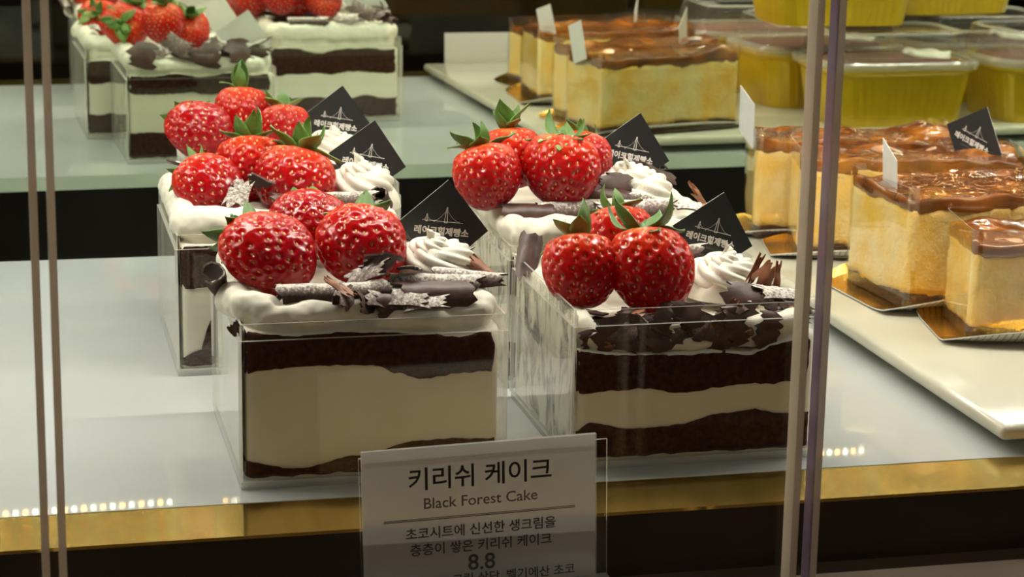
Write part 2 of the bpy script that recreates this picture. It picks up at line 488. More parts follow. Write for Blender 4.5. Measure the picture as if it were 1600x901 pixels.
# ------------------------------------------------------------------ acrylic box
def box_mesh():
    W = D = .1; H = .0624; T = .0014; HS = H - .0062
    b = MB()
    E = 1
    def wall(a, c, big):   # big = axis of the large faces
        n = len(b.I); b.box(a, c)
        ax = {'x': (3, 5), 'y': (2, 4), 'z': (0, 1)}[big]
        for q in range(6):
            b.I[n + q] = 0 if q in ax else E
    z0 = .0030
    wall((0, 0, z0), (W, T, HS), 'y'); wall((0, D - T, z0), (W, D, HS), 'y')
    wall((0, T, z0), (T, D - T, HS), 'x'); wall((W - T, T, z0), (W, D - T, HS), 'x')
    s = .0008; t = .0008
    wall((s, s, HS), (W - s, s + t, H), 'y'); wall((s, D - s - t, HS), (W - s, D - s, H), 'y')
    wall((s, s + t, HS), (s + t, D - s - t, H), 'x'); wall((W - s - t, s + t, HS), (W - s, D - s - t, H), 'x')
    wall((.0023, .0023, .0012), (W - .0023, D - .0023, .0027), 'z')
    for a, c in (((.0006, .0006, 0), (W - .0006, .0022, z0)), ((.0006, D - .0022, 0), (W - .0006, D - .0006, z0)),
                 ((.0006, .0022, 0), (.0022, D - .0022, z0)), ((W - .0022, .0022, 0), (W - .0006, D - .0022, z0))):
        b.box(a, c, 2)
    o = b.build('clear_box', ['acrylic', 'acrylic_edge', 'acrylic_base'])
    me = o.data; bpy.data.objects.remove(o)
    return me
BOXME = box_mesh()

# ------------------------------------------------------------------ strawberries
def berry_profile(kind):
    P = {0: [(0, .40), (.20, .43), (.36, .38), (.46, .24), (.50, .04), (.46, -.18), (.34, -.36), (.18, -.47), (0, -.51)],
         1: [(0, .36), (.24, .40), (.42, .33), (.50, .16), (.50, -.04), (.43, -.22), (.31, -.35), (.15, -.42), (0, -.44)],
         2: [(0, .46), (.16, .48), (.32, .42), (.44, .25), (.49, .03), (.42, -.22), (.28, -.43), (.12, -.56), (0, -.60)]}[kind]
    return P

def berry_meshes(kind, seed):
    r = random.Random(seed)
    P = np.array(berry_profile(kind))
    # smooth resample along arc length
    d = np.r_[0, np.cumsum(np.hypot(*np.diff(P, axis=0).T))]; s = np.linspace(0, d[-1], 200)
    R = np.interp(s, d, P[:, 0]); Z = np.interp(s, d, P[:, 1])
    ker = np.hanning(21); ker /= ker.sum()
    R2 = np.convolve(np.r_[-R[10:0:-1], R, -R[-2:-12:-1]], ker, 'valid'); Z2 = np.convolve(np.r_[Z[10:0:-1], Z, Z[-2:-12:-1]], ker, 'valid')
    R2[0] = R2[-1] = 0; R2 = np.maximum(R2, 0)
    ph = [r.uniform(0, 6.28) for _ in range(6)]
    def surf(q, f):
        rr = np.interp(q, np.linspace(0, 1, 200), R2); zz = np.interp(q, np.linspace(0, 1, 200), Z2)
        sc = 1 + .045 * math.sin(2 * f + ph[0]) + .03 * math.sin(3 * f + ph[1] + 2 * q) + .02 * math.sin(5 * f + ph[2] + 4 * q)
        return Vector((rr * sc * math.cos(f), rr * sc * math.sin(f), zz + .03 * math.sin(f + ph[3]) * math.sin(PI * q)))
    # seed lattice
    cum = np.r_[0, np.cumsum(np.maximum((R2[1:] + R2[:-1]) / 2, 1e-4))]; cum /= cum[-1]
    NS = 185; seeds = []
    for i in range(NS):
        u = (i + .5) / NS
        q = float(np.interp(.02 + .96 * u, cum, np.linspace(0, 1, 200)))
        seeds.append((min(max(q + r.uniform(-.010, .010), .03), .985), i * 2.399963 + r.uniform(-.10, .10)))
    SP = [surf(*s_) for s_ in seeds]
    NU, NV = 132, 84
    V = []
    SA = np.array([tuple(v) for v in SP])
    for i in range(NV + 1):
        q = i / NV
        for j in range(NU):
            f = 2 * PI * j / NU
            p = surf(q, f)
            pn = np.array(p)
            dd = np.sqrt(((SA - pn) ** 2).sum(1)); m_ = dd.min()
            nrm = Vector((p.x, p.y, p.z * .8)).normalized()
            V.append(p + nrm * (-.034 * math.exp(-(m_ / .031) ** 2) + .008 * math.exp(-((m_ - .060) / .02) ** 2)))
    F = [(i * NU + j, (i + 1) * NU + j, (i + 1) * NU + (j + 1) % NU, i * NU + (j + 1) % NU) for i in range(NV) for j in range(NU)]
    ob = mk('berry_body', V, F, 'berry', smooth=True)
    bm = bmesh.new(); bm.from_mesh(ob.data); bmesh.ops.remove_doubles(bm, verts=bm.verts[:], dist=1e-5); bm.to_mesh(ob.data); bm.free()
    me1 = ob.data; bpy.data.objects.remove(ob)
    sb = MB()
    for p in SP:
        nrm = Vector((p.x, p.y, p.z * .8)).normalized()
        t = (Vector((0, 0, -1)) - nrm * -nrm.z); t = t.normalized() if t.length > .01 else Vector((1, 0, 0))
        u = nrm.cross(t); c = p - nrm * .022
        a, b_, h = .022, .012, .010
        ring = [c + t * a, c + t * .3 * a + u * b_, c - t * .8 * a + u * b_ * .7, c - t * a, c - t * .8 * a - u * b_ * .7, c + t * .3 * a - u * b_]
        sb.add(ring + [c + nrm * h - t * .2 * a], [(k_, (k_ + 1) % 6, 6) for k_ in range(6)])
    os_ = sb.build('seeds', ['seed'], smooth=True)
    me2 = os_.data; bpy.data.objects.remove(os_)
    return me1, me2

BERRY = [berry_meshes(0, 1), berry_meshes(1, 2), berry_meshes(2, 3)]

def leaf_mesh(curl, wid, seed, mname):
    r = random.Random(seed); n, mm = 9, 4
    top = []; bot = []
    for i in range(n + 1):
        t = i / n
        wv_ = wid * (math.sin(PI * min(1, t * .86 + .14) ** .85)) * (1 if t < .97 else .25) + .004
        x = t * .42 * math.cos(curl * t * .5); z = .42 * t * math.sin(curl * t * .5)
        for j in range(mm + 1):
            s_ = 2 * j / mm - 1
            y = s_ * wv_; zz = z + .25 * abs(s_) * wv_ + .012 * math.sin(7 * t + seed + 3 * s_)
            top.append((x, y, zz + .006)); bot.append((x, y, zz - .006))
    V = top + bot; N = len(top); F = []
    q = mm + 1
    for i in range(n):
        for j in range(mm):
            a = i * q + j
            F.append((a, a + q, a + q + 1, a + 1)); F.append((N + a, N + a + 1, N + a + q + 1, N + a + q))
        F.append((i * q, N + i * q, N + (i + 1) * q, (i + 1) * q)); F.append((i * q + mm, (i + 1) * q + mm, N + (i + 1) * q + mm, N + i * q + mm))
    o = mk('leaf', V, F, mname, smooth=True); me = o.data; bpy.data.objects.remove(o); return me
LEAVES = [leaf_mesh(1.2, .100, 1, 'leaf'), leaf_mesh(.3, .115, 2, 'leaf'), leaf_mesh(-.5, .105, 3, 'leaf_pale'), leaf_mesh(1.9, .095, 4, 'leaf')]
nb = MB(); nb.tube([(0, 0, -.03), (0, 0, .03), (0, 0, .06), (.01, 0, .10)], [.10, .07, .035, .03], 10); no = nb.build('calyx', ['leaf'], smooth=True)
NUB = no.data; bpy.data.objects.remove(no)

def strawberry(label, loc, dia, tilt, kind, seed, group, squash=(1, 1, 1), nleaf=8, up=.25):
    """tilt = direction of the calyx end"""
    r = random.Random(seed)
    q = Vector(tilt).normalized().to_track_quat('Z', 'Y')
    e = q.to_euler()
    t = thing('strawberry', label, 'strawberry', loc, e, group, (dia * squash[0], dia * squash[1], dia * squash[2]))
    b, s = BERRY[kind]
    inst('flesh', b, t)
    tag(inst('seeds', s, t), kind='stuff')
    zt = {0: .41, 1: .37, 2: .465}[kind]
    c = inst('calyx', NUB, t, (0, 0, zt))
    for k in range(nleaf):
        a = 2 * PI * k / nleaf + r.uniform(-.25, .25)
        sc = r.uniform(.8, 1.25)
        inst('leaf', LEAVES[r.randrange(4)], c, (.05 * math.cos(a), .05 * math.sin(a), .0), (0, -r.uniform(up - .45, up + .45), a), (sc, sc * r.uniform(.9, 1.2), sc))
    return t

# ------------------------------------------------------------------ piped rosette
def rosette_mesh(seed, turns=2.1, lean=(.05, .0)):
    """a star-nozzle stroke wound into a cone with a drawn-out tip, over a low dome"""
    r = random.Random(seed); ph = r.uniform(0, 6.28); N, K = 150, 56; V = []; F = []
    for i in range(N + 1):
        t = i / N
        th = ph + 2 * PI * turns * t
        rho = .56 * (1 - t) ** .85 * (1 + .05 * math.sin(3 * th))
        z = .20 + .56 * t ** 1.1
        sc = .46 * (1 - .62 * t)
        if t > .86:
            e = (t - .86) / .14; sc *= (1 - e) ** .9; z += .26 * e
        if t < .06: sc *= .35 + .65 * (t / .06) ** .5
        nx_, ny_ = math.cos(th), math.sin(th)
        px, py = rho * nx_ + lean[0] * z * z, rho * ny_ + lean[1] * z * z
        for j in range(K):
            a = 2 * PI * j / K
            rr = sc * (.70 + .36 * abs(math.cos(3.5 * a + 4.5 * th)) ** .8) + .006 * noise.noise(Vector((a * 2, t * 30, seed)))
            V.append((px + nx_ * rr * math.cos(a), py + ny_ * rr * math.cos(a), z + rr * math.sin(a) * .86))
    F = [(i * K + j, i * K + (j + 1) % K, (i + 1) * K + (j + 1) % K, (i + 1) * K + j) for i in range(N) for j in range(K)]
    F.append(tuple(range(K - 1, -1, -1)))
    b0 = len(V); n2, m2 = 32, 8
    for i in range(m2 + 1):
        f = PI / 2 * i / m2
        for j in range(n2):
            g = 2 * PI * j / n2
            V.append((.84 * math.cos(f) * math.cos(g), .84 * math.cos(f) * math.sin(g), -.06 + .6 * math.sin(f)))
    F += [(b0 + i * n2 + j, b0 + i * n2 + (j + 1) % n2, b0 + (i + 1) * n2 + (j + 1) % n2, b0 + (i + 1) * n2 + j) for i in range(m2) for j in range(n2)]
    o = mk('cream_rosette', V, F, 'whip', smooth=True); me = o.data; bpy.data.objects.remove(o); return me

# ------------------------------------------------------------------ chocolate pieces
def curl_mesh(L, Wd, rad, seed, mname, jag=.15):
    r = random.Random(seed); nx, ny = 10, 8; th = .0008
    top = []; bot = []
    e0 = [r.uniform(0, jag) for _ in range(ny + 1)]; e1 = [r.uniform(0, jag) for _ in range(ny + 1)]
    for i in range(nx + 1):
        for j in range(ny + 1):
            u = e0[j] + (1 - e0[j] - e1[j]) * i / nx
            x = (u - .5) * L
            a = (j / ny - .5) * Wd / rad * (1 + .25 * math.sin(3 * u + seed))
            nn = .0006 * noise.noise(Vector((x * 250, a * 2, seed)))
            for lst, rr in ((top, rad + th), (bot, rad)):
                lst.append((x, (rr + nn) * math.sin(a), (rr + nn) * math.cos(a) - rad))
    V = top + bot; N = len(top); q = ny + 1; F = []
    for i in range(nx):
        for j in range(ny):
            a = i * q + j
            F.append((a, a + q, a + q + 1, a + 1)); F.append((N + a, N + a + 1, N + a + q + 1, N + a + q))
    for i in range(nx):
        F.append((i * q, N + i * q, N + (i + 1) * q, (i + 1) * q)); F.append((i * q + ny, (i + 1) * q + ny, N + (i + 1) * q + ny, N + i * q + ny))
    for j in range(ny):
        F.append((j, j + 1, N + j + 1, N + j)); b = nx * q
        F.append((b + j, N + b + j, N + b + j + 1, b + j + 1))
    o = mk('chocolate_curl', V, F, mname, smooth=True); o.data.set_sharp_from_angle(angle=math.radians(50)); me = o.data; bpy.data.objects.remove(o); return me
CURLS = {
    'long': curl_mesh(.034, .016, .0042, 1, 'dusted_chocolate'), 'roll': curl_mesh(.024, .020, .0042, 2, 'dusted_chocolate'),
    'flat': curl_mesh(.022, .012, .016, 3, 'dusted_chocolate', .25), 'flake': curl_mesh(.013, .009, .012, 4, 'dusted_chocolate', .3),
    'dlong': curl_mesh(.030, .013, .006, 5, 'chocolate'), 'dflat': curl_mesh(.018, .011, .015, 6, 'chocolate', .3),
    'dflake': curl_mesh(.011, .007, .007, 7, 'chocolate', .3), 'milk': curl_mesh(.011, .006, .005, 8, 'milk_chocolate', .35),
    'milkthin': curl_mesh(.012, .0026, .006, 9, 'milk_chocolate', .3)}

# ------------------------------------------------------------------ the cakes in boxes
def cream_top(strokes, pad, seed):
    """piped strokes and a spread pad fused into one cream surface"""
    b = MB()
    zt = pad
    V, F = slab(.004, .096, .0055, .096, lambda x, y: .044, lambda x, y: zt + .0022 * noise.noise(Vector((x * 55, y * 55, seed))), 24, 24, 2, rc=.008)
    b.add(V, F)
    for st in strokes:
        pts, rad = st
        P0 = [Vector(q) for q in pts]
        PP = []; RR = []
        n = 14
        for i in range(n + 1):
            t = i / n * (len(P0) - 1); k = min(int(t), len(P0) - 2); f = t - k
            p = P0[k].lerp(P0[k + 1], f)
            PP.append(p); RR.append(rad * (1 + .18 * noise.noise(p * 90 + Vector((seed, 0, 0)))))
        PP = [PP[0] + (PP[0] - PP[1]).normalized() * rad * .7] + PP + [PP[-1] + (PP[-1] - PP[-2]).normalized() * rad * .7]
        RR = [rad * .45] + RR + [rad * .35]
        b.tube(PP, RR, 14)
    o = b.build('tmp', ['cream'])
    md = o.modifiers.new('r', 'REMESH'); md.mode = 'VOXEL'; md.voxel_size = .0011
    ms = o.modifiers.new('s', 'SMOOTH'); ms.factor = .5; ms.iterations = 4
    dg = bpy.context.evaluated_depsgraph_get()
    me = bpy.data.meshes.new_from_object(o.evaluated_get(dg))
    old = o.data; bpy.data.objects.remove(o); bpy.data.meshes.remove(old)
    nv = len(me.vertices)
    co = np.empty(nv * 3, 'f'); no_ = np.empty(nv * 3, 'f')
    me.vertices.foreach_get('co', co); me.vertices.foreach_get('normal', no_)
    co = co.reshape(-1, 3); no_ = no_.reshape(-1, 3)
    for k_ in range(nv):
        q = Vector(co[k_])
        co[k_] += no_[k_] * (.0011 * noise.noise(q * 110 + Vector((seed, 0, 0))) + .0005 * noise.noise(q * 300))
    me.vertices.foreach_set('co', co.ravel())
    me.polygons.foreach_set('use_smooth', [True] * len(me.polygons))
    if not me.materials: me.materials.append(MATS['cream'])
    return me

def cake(x0, y0, boxlabel, cakelabel, low, mid, hi, back, strokes, pad, ros, curls, seed, smear):
    bx = inst('clear_box', BOXME, None, (x0, y0, 0))
    tag(bx, boxlabel, 'box', 'clear boxes of black forest cake')
    t = thing('black_forest_cake', cakelabel, 'cake', (x0, y0, .0028), group='black forest cakes')
    L, Md, Hh = lerp_profile(low), lerp_profile(mid), lerp_profile(hi)
    bl, bm_, bh = back
    def prof(f, bk):
        def g(x, y):
            s = min(max(y / .1, 0), 1)
            wob = (.0016 + .0020 * s) * noise.noise(Vector((x * 60, y * 60, seed + bk * 99)))
            return f(x) * (1 - s) + bk * s + wob * (1 if y > .004 else .5) + .0005 * noise.noise(Vector((x * 400, y * 400, seed))) - .0028
        return g
    fl_, fm, fh = prof(L, bl), prof(Md, bm_), prof(Hh, bh)
    I = .0027
    # cream filling
    V, F = slab(I, .1 - I, I, .1 - I, lambda x, y: 0.0, lambda x, y: fh(x, y) + .0004, 30, 30, 6, rc=.0025)
    mk('cream_filling', V, F, 'cream', t, True)
    S = .00195
    V, F = slab(S + .0006, .1 - S - .0012, S, .1 - S, lambda x, y: .0012 + .0008 * noise.noise(Vector((x * 150, y * 150, 3))), fl_, 70, 50, 8, jit=.0005, rc=.003, seed=seed)
    mk('sponge_layer', V, F, 'sponge', t, True)
    V, F = slab(S + .0004, .1 - S - .0015, S, .1 - S, fm, fh, 70, 50, 10, jit=.0006, rc=.004, seed=seed + 5, bulge=.006)
    mk('sponge_layer', V, F, 'sponge', t, True)
    if smear:  # cream wiped along the left wall
        V = []; F = []; n, m_ = 26, 18
        for i in range(n + 1):
            for j in range(m_ + 1):
                yy = .0035 + .093 * i / n; zz = .001 + (.056) * j / m_
                e = .0004 * noise.noise(Vector((yy * 90, zz * 90, seed)))
                V.append((.00143, yy, zz)); V.append((.0026 + e, yy, zz))
        for i in range(n):
            for j in range(m_):
                a = (i * (m_ + 1) + j) * 2; b = a + 2; c = a + 2 * (m_ + 1); d = c + 2
                mid_ = Vector(V[a])
                F.append((a, b, d, c)); F.append((a + 1, c + 1, d + 1, b + 1))
        mk('cream_smear', V, F, 'cream' if smear >= 1 else 'wiped_cream', t)
    inst('cream_topping', cream_top(strokes, pad, seed), t, (0, 0, -.0028))
    rx, ry, rz, rr, rh, rs, lean = ros
    ro = inst('cream_rosette', rosette_mesh(rs, 1.9 + .15 * (rs % 3), lean), t, (rx - x0, ry - y0, rz - .0028), (0, 0, 0), (rr, rr, rh))
    for c in curls:
        kind, px, py, pz, rot = c[:5]; sc = c[5] if len(c) > 5 else 1
        inst('chocolate_curl', CURLS[kind], t, (px, py, pz - .0028), [math.radians(a) for a in rot], (sc, sc, sc))
    return t

def scatter(seed, n, zone, kinds, z=.066):
    r = random.Random(seed); out = []
    for _ in range(n):
        x0, x1, y0, y1 = zone
        out.append((r.choice(kinds), r.uniform(x0, x1), r.uniform(y0, y1), z + r.uniform(-.001, .003), (r.uniform(-35, 35), r.uniform(-30, 30), r.uniform(0, 360)), r.uniform(.7, 1.1)))
    return out

def wallflakes(seed, n, xa, xb):
    r = random.Random(seed)
    return [(r.choice(['dflake', 'dflat', 'dflake', 'milk', 'flake', 'dflat']), r.uniform(xa, xb), r.uniform(.0030, .0060), r.uniform(.0475, .0590), (r.uniform(60, 100), r.uniform(-12, 12), r.uniform(-15, 15)), r.uniform(.6, 1.0)) for _ in range(n)]
# front left
cake(0, 0, 'clear acrylic box of the front cake directly behind the price sign', 'front left black forest cake with thick pale cream band and dusted chocolate curls',
     [(.002, .0092), (.02, .0062), (.045, .010), (.066, .0147), (.078, .0147), (.1, .014)],
     [(.0, .0425), (.008, .045), (.04, .0455), (.05, .0450), (.058, .041), (.068, .039), (.08, .0402), (.1, .0397)],
     [(.0, .060), (.010, .0585), (.02, .0572), (.035, .058), (.055, .0568), (.07, .0552), (.082, .0537), (.092, .0555), (.1, .055)],
     (.018, .040, .055),
     [([(.0008, .030, .0655), (.0040, .014, .0660), (.013, .0095, .0650)], .0062),
      ([(.010, .0085, .0628), (.028, .0078, .0632), (.048, .0095, .0650)], .0050),
      ([(.0075, .03, .066), (.007, .06, .066), (.0075, .09, .066)], .0060),
      ([(.02, .018, .065), (.05, .016, .065), (.092, .014, .063)], .0055),
      ([(.050, .0085, .0605), (.075, .0080, .0605), (.092, .0095, .0615)], .0050),
      ([(.0925, .012, .0625), (.0930, .05, .0635), (.0925, .09, .064)], .0055),
      ([(.01, .0925, .065), (.05, .0935, .065), (.09, .0925, .065)], .006)],
     .0635, (.0835, .05, .0655, .0212, .0195, 1, (-.25, 0)),
     [('long', .030, .012, .0730, (8, 2, 3)), ('roll', .046, .010, .0728, (20, -4, 8)), ('long', .076, .020, .0728, (10, 3, -2), 1.15), ('dlong', .074, .010, .0705, (35, 2, 0), 1.1),
      ('long', .090, .026, .0730, (-10, 5, -12), .9), ('dflat', .056, .022, .0790, (-40, 20, 30)), ('flat', .050, .018, .0760, (30, -25, -35)), ('flat', .062, .008, .0690, (25, 5, -10), 1.1),
      ('flake', .052, .006, .0690, (40, 10, 20)), ('dflake', .047, .004, .0680, (60, 20, 50)), ('flake', .040, .005, .0705, (50, -20, 60)), ('milkthin', .037, .006, .0735, (20, 30, -38), 1.1),
      ('milkthin', .0405, .005, .0725, (10, 20, -55), .8), ('flat', .070, .006, .0672, (20, -3, -6), .9), ('dflake', .056, .005, .0665, (70, 0, 15)), ('flake', .066, .020, .0765, (0, 15, 80)),
      ('roll', -.001, .034, .0720, (70, 35, 80), .9), ('dflake', .000, .010, .0585, (80, 60, 0), .5), ('flake', .003, .042, .0790, (20, -30, 20), .9), ('milk', .098, .04, .0715, (25, 40, -20), 1.1), ('flat', .090, .060, .072, (10, -20, 40)),
      ('dlong', .03, .080, .073, (10, 0, 20)), ('long', .06, .086, .073, (5, 0, -15)), ('flat', .05, .092, .073, (-20, 5, 30)), ('dflat', .08, .088, .074, (-30, 10, -50)), ('flake', .02, .092, .073, (-40, 10, 10))],
     11, 1)
# front right
cake(.1249, 0, 'clear acrylic box of the front cake beside the right glass joint', 'front right black forest cake sunk below its box rim among dark chocolate shavings',
     [(.002, .0140), (.008, .018), (.026, .0142), (.044, .0156), (.06, .0185), (.073, .0200), (.085, .0178), (.1, .0175)],
     [(.0, .0295), (.016, .0307), (.028, .0305), (.044, .0275), (.06, .0300), (.08, .0298), (.09, .0305), (.1, .022)],
     [(.0, .0460), (.018, .0440), (.05, .0425), (.07, .0418), (.082, .0455), (.1, .0485)],
     (.019, .036, .051),
     [([(.008, .0075, .0500), (.03, .0070, .0475), (.055, .0075, .0470)], .0036), ([(.0075, .01, .053), (.0075, .05, .054), (.0075, .09, .055)], .005),
      ([(.07, .0085, .0500), (.085, .0080, .0525), (.0925, .0085, .0540)], .0048), ([(.092, .02, .053), (.092, .06, .054), (.092, .09, .056)], .005),
      ([(.01, .0915, .057), (.05, .0925, .058), (.09, .0915, .057)], .006)],
     .0490, (.2040, .058, .0530, .0195, .0200, 2, (.0, 0)),
     scatter(3, 16, (.012, .066, .006, .022), ['dflat', 'dflake', 'dlong', 'milk', 'dflake', 'flake'], .0545) +
     wallflakes(8, 30, .008, .080) +
     scatter(4, 9, (.066, .095, .012, .034), ['milk', 'milk', 'dflat', 'flake', 'milkthin'], .057) +
     [('flat', .088, .020, .0615, (15, 10, 10)), ('milk', .086, .030, .0660, (60, -40, 30), 1.2), ('milkthin', .083, .034, .0680, (70, -60, 20), 1.2), ('milkthin', .090, .028, .0660, (40, -70, 60), 1.1),
      ('dflat', .073, .018, .0600, (50, 10, -18), 1.1), ('milk', .067, .012, .0560, (85, -75, 10), 1.1), ('flake', .082, .014, .0590, (60, 20, 0), .6), ('dlong', .004, .085, .064, (30, -50, 60), .8),
      ('flat', .093, .012, .0555, (70, 10, -5), .7), ('flake', .06, .006, .053, (75, 0, 5), .9), ('flat', .03, .005, .0535, (75, 0, -3), 1), ('dlong', .04, .084, .066, (5, 0, 10)), ('long', .065, .09, .066, (-5, 0, -12)), ('flat', .02, .09, .066, (-25, 0, 60))],
     23, .12)
# second row left
cake(-.0098, .1545, 'clear acrylic box second in the left column, half hidden', 'second black forest cake of the left column with bright strawberries',
     [(.0, .006), (.010, .011), (.016, .026), (.03, .028), (.1, .024)], [(.0, .0385), (.02, .039), (.06, .041), (.1, .040)],
     [(.0, .0570), (.03, .0565), (.07, .0560), (.1, .056)], (.018, .040, .055),
     [([(.004, .012, .0650), (.016, .0095, .0660), (.034, .011, .0640)], .0072), ([(.0055, .014, .067), (.0065, .05, .067), (.0065, .09, .067)], .0065),
      ([(.03, .011, .064), (.06, .011, .064), (.092, .011, .064)], .0062), ([(.0925, .01, .064), (.0925, .05, .065), (.0925, .09, .066)], .0058), ([(.01, .0925, .066), (.05, .0925, .066), (.09, .0925, .066)], .006)],
     .0650, (.0805, .205, .0640, .0200, .0235, 3, (-.25, 0)),
     [('flat', .030, .022, .0760, (10, -30, 70)), ('flake', .04, .03, .079, (-40, 30, 10)), ('long', .075, .02, .0745, (10, 0, 0)), ('dflat', .05, .014, .074, (20, 10, 20)), ('flake', .028, .03, .078, (60, 10, 80)),
      ('dlong', .03, .085, .075, (0, 0, 20)), ('long', .06, .09, .075, (5, 0, -15)), ('flat', .08, .085, .075, (-20, 15, 30)), ('roll', .096, .03, .0725, (20, 30, 70), .8), ('flat', .015, .09, .0755, (-10, 20, 10))],
     37, 1)
# third row left
cake(.0075, .2585, 'clear acrylic box at the back of the left column nearest the mirror', 'rearmost black forest cake of the left column against the mirror',
     [(.0, .018), (.05, .020), (.1, .019)], [(.0, .042), (.05, .043), (.1, .042)], [(.0, .056), (.05, .056), (.1, .055)], (.0205, .0475, .0575),
     [([(.005, .010, .066), (.02, .010, .067), (.05, .010, .066)], .007), ([(.0055, .014, .068), (.006, .05, .068), (.0065, .09, .067)], .0068),
      ([(.05, .01, .066), (.075, .01, .066), (.092, .010, .065)], .0065), ([(.0925, .01, .066), (.0925, .05, .065), (.0925, .09, .066)], .006), ([(.009, .0915, .0635), (.05, .0925, .063), (.09, .0915, .0635)], .0062)],
     .0650, (.0815, .312, .0660, .0180, .0175, 4, (0, 0)),
     [('flat', .045, .012, .0755, (15, -20, 50)), ('flake', .02, .01, .0750, (40, 20, 10)), ('flat', .02, .092, .0745, (-35, 0, 10), 1.2), ('dlong', .045, .095, .0735, (-30, 5, 8), 1.1), ('flat', .035, .096, .077, (-60, 20, 40), 1.2),
      ('dflat', .075, .096, .0735, (-60, 0, -20), 1.3), ('long', .080, .088, .0760, (-20, 5, 15), 1.1), ('flake', .06, .09, .077, (-40, 40, 70)), ('dflat', .055, .098, .071, (-70, 10, 10), 1.2), ('flat', .088, .09, .0775, (-10, -20, 30)), ('dflat', .012, .098, .072, (-70, 10, 10), 1.3)],
     41, .5)
# second row right
cake(.1265, .1125, 'clear acrylic box second in the right column behind a cake', 'second black forest cake of the right column with silver leaf dusted chocolate',
     [(.0, .020), (.05, .019), (.1, .020)], [(.0, .040), (.05, .041), (.1, .041)], [(.0, .0570), (.03, .0550), (.045, .0565), (.07, .0555), (.1, .056)], (.0185, .0365, .0535),
     [([(.008, .010, .0655), (.022, .0085, .0665), (.04, .010, .0650)], .0072), ([(.012, .008, .0605), (.03, .0075, .0610), (.055, .0085, .061)], .005), ([(.0065, .014, .066), (.0065, .05, .066), (.0065, .09, .066)], .0062),
      ([(.05, .010, .063), (.075, .010, .0645), (.092, .010, .0645)], .0062), ([(.0925, .01, .065), (.0925, .05, .065), (.0925, .09, .066)], .006), ([(.0085, .0915, .0665), (.05, .0925, .066), (.09, .0915, .0655)], .0072)],
     .0655, (.1945, .160, .0690, .0205, .0230, 5, (-.25, 0)),
     [('long', .035, .022, .0755, (15, 0, 4), 1.2), ('dlong', .012, .020, .075, (20, 0, -10), .9), ('long', .060, .018, .0755, (20, 0, 5), 1.2), ('flat', .050, .008, .0740, (30, 10, 30), 1.0), ('roll', .070, .024, .077, (0, 10, -20), .9), ('dflat', .060, .034, .080, (50, 10, 10), 1.1),
      ('milk', .095, .034, .0745, (30, 50, 20), 1.5), ('milk', .090, .012, .0745, (10, 5, -30)), ('flat', .04, .004, .0700, (70, 0, 60), .8), ('flake', .082, .01, .0755, (10, 0, 0)), ('dflat', .055, .03, .079, (70, 0, 0), 1.1), ('dlong', .048, .028, .0775, (60, 10, -20), .9),
      ('long', .03, .092, .0765, (-10, 0, 5)), ('flat', .072, .09, .081, (-55, 20, 30), 1.2), ('dflat', .085, .088, .080, (-30, 20, 60)), ('flake', .09, .085, .082, (-20, 50, 0)), ('dlong', .088, .08, .079, (0, 20, 40)), ('flat', .06, .094, .077, (-30, 0, 20))],
     53, .6)

SG = 'strawberries on the black forest cakes'
up_b = (0, .75, .75)
strawberry('large dark red strawberry at the left of the front left cake', (.0165, .036, .0795), .0370, (-.35, .8, .35), 1, 1, SG, (1, .78, 1), 8)
strawberry('large dark red strawberry beside the rosette of the front left cake', (.0525, .044, .0795), .0350, (.15, .75, .50), 1, 12, SG, (1, .82, 1), 7, .9)
strawberry('strawberry peeking out behind the two on the front left cake', (.0370, .074, .0835), .0310, (.1, .9, .15), 0, 3, SG, (1, .85, 1))
strawberry('purplish red strawberry against the left wall of the front right box', (.1372, .036, .0690), .0300, (.0, .45, .9), 1, 4, SG, (1, 1, 1.1), 8, .5)
strawberry('biggest strawberry on the front right cake with wide green leaves', (.1642, .033, .0695), .0338, (-.08, .40, .9), 0, 5, SG, (1, 1, 1.08), 8, .1)
strawberry('strawberry hidden behind the two on the front right cake', (.1620, .067, .0740), .0290, (0, .5, .8), 1, 6, SG)
strawberry('bright strawberry at the left of the second left cake', (.0090, .190, .0755), .0325, (-.4, .6, .45), 1, 7, SG, (1, .86, 1))
strawberry('bright orange red strawberry beside the rosette of the second left cake', (.0480, .196, .0760), .0360, (.25, .4, .85), 0, 8, SG, (1, 1, .95), 8, .5)
strawberry('bright strawberry squeezed between two on the second left cake', (.0310, .217, .0790), .0330, (0, .4, .9), 1, 9, SG, (1, 1, 1), 8, .6)
strawberry('orange red strawberry at the left of the rearmost left cake', (.0150, .293, .0835), .0335, (-.3, .85, .3), 1, 10, SG, (1, .82, 1))
strawberry('strawberry with upright leaves at the back of the rearmost left cake', (.0380, .318, .0880), .0275, (-.02, .25, .95), 0, 11, SG, (1, 1, 1.1), 8, .7)
strawberry('small strawberry beside the rosette of the rearmost left cake', (.0575, .303, .0815), .0270, (.0, .5, .8), 1, 2, SG, (1, 1, 1), 7, .8)
strawberry('crimson strawberry at the left of the second right cake', (.1240, .1455, .0860), .0310, (-.2, .35, .9), 1, 13, SG, (1, 1, 1.05), 8, .45)
strawberry('orange red strawberry with long leaves beside the second right rosette', (.1580, .146, .0885), .0330, (.1, .3, .95), 0, 14, SG, (1, 1, 1.02), 8, .0)
strawberry('orange strawberry with standing leaves behind the crimson one', (.1415, .172, .0900), .0290, (-.08, .2, .95), 0, 15, SG, (1, 1, 1), 8, .8)
strawberry('strawberry half hidden behind the long leafed one', (.1745, .172, .0860), .0280, (.1, .6, .6), 1, 16, SG)

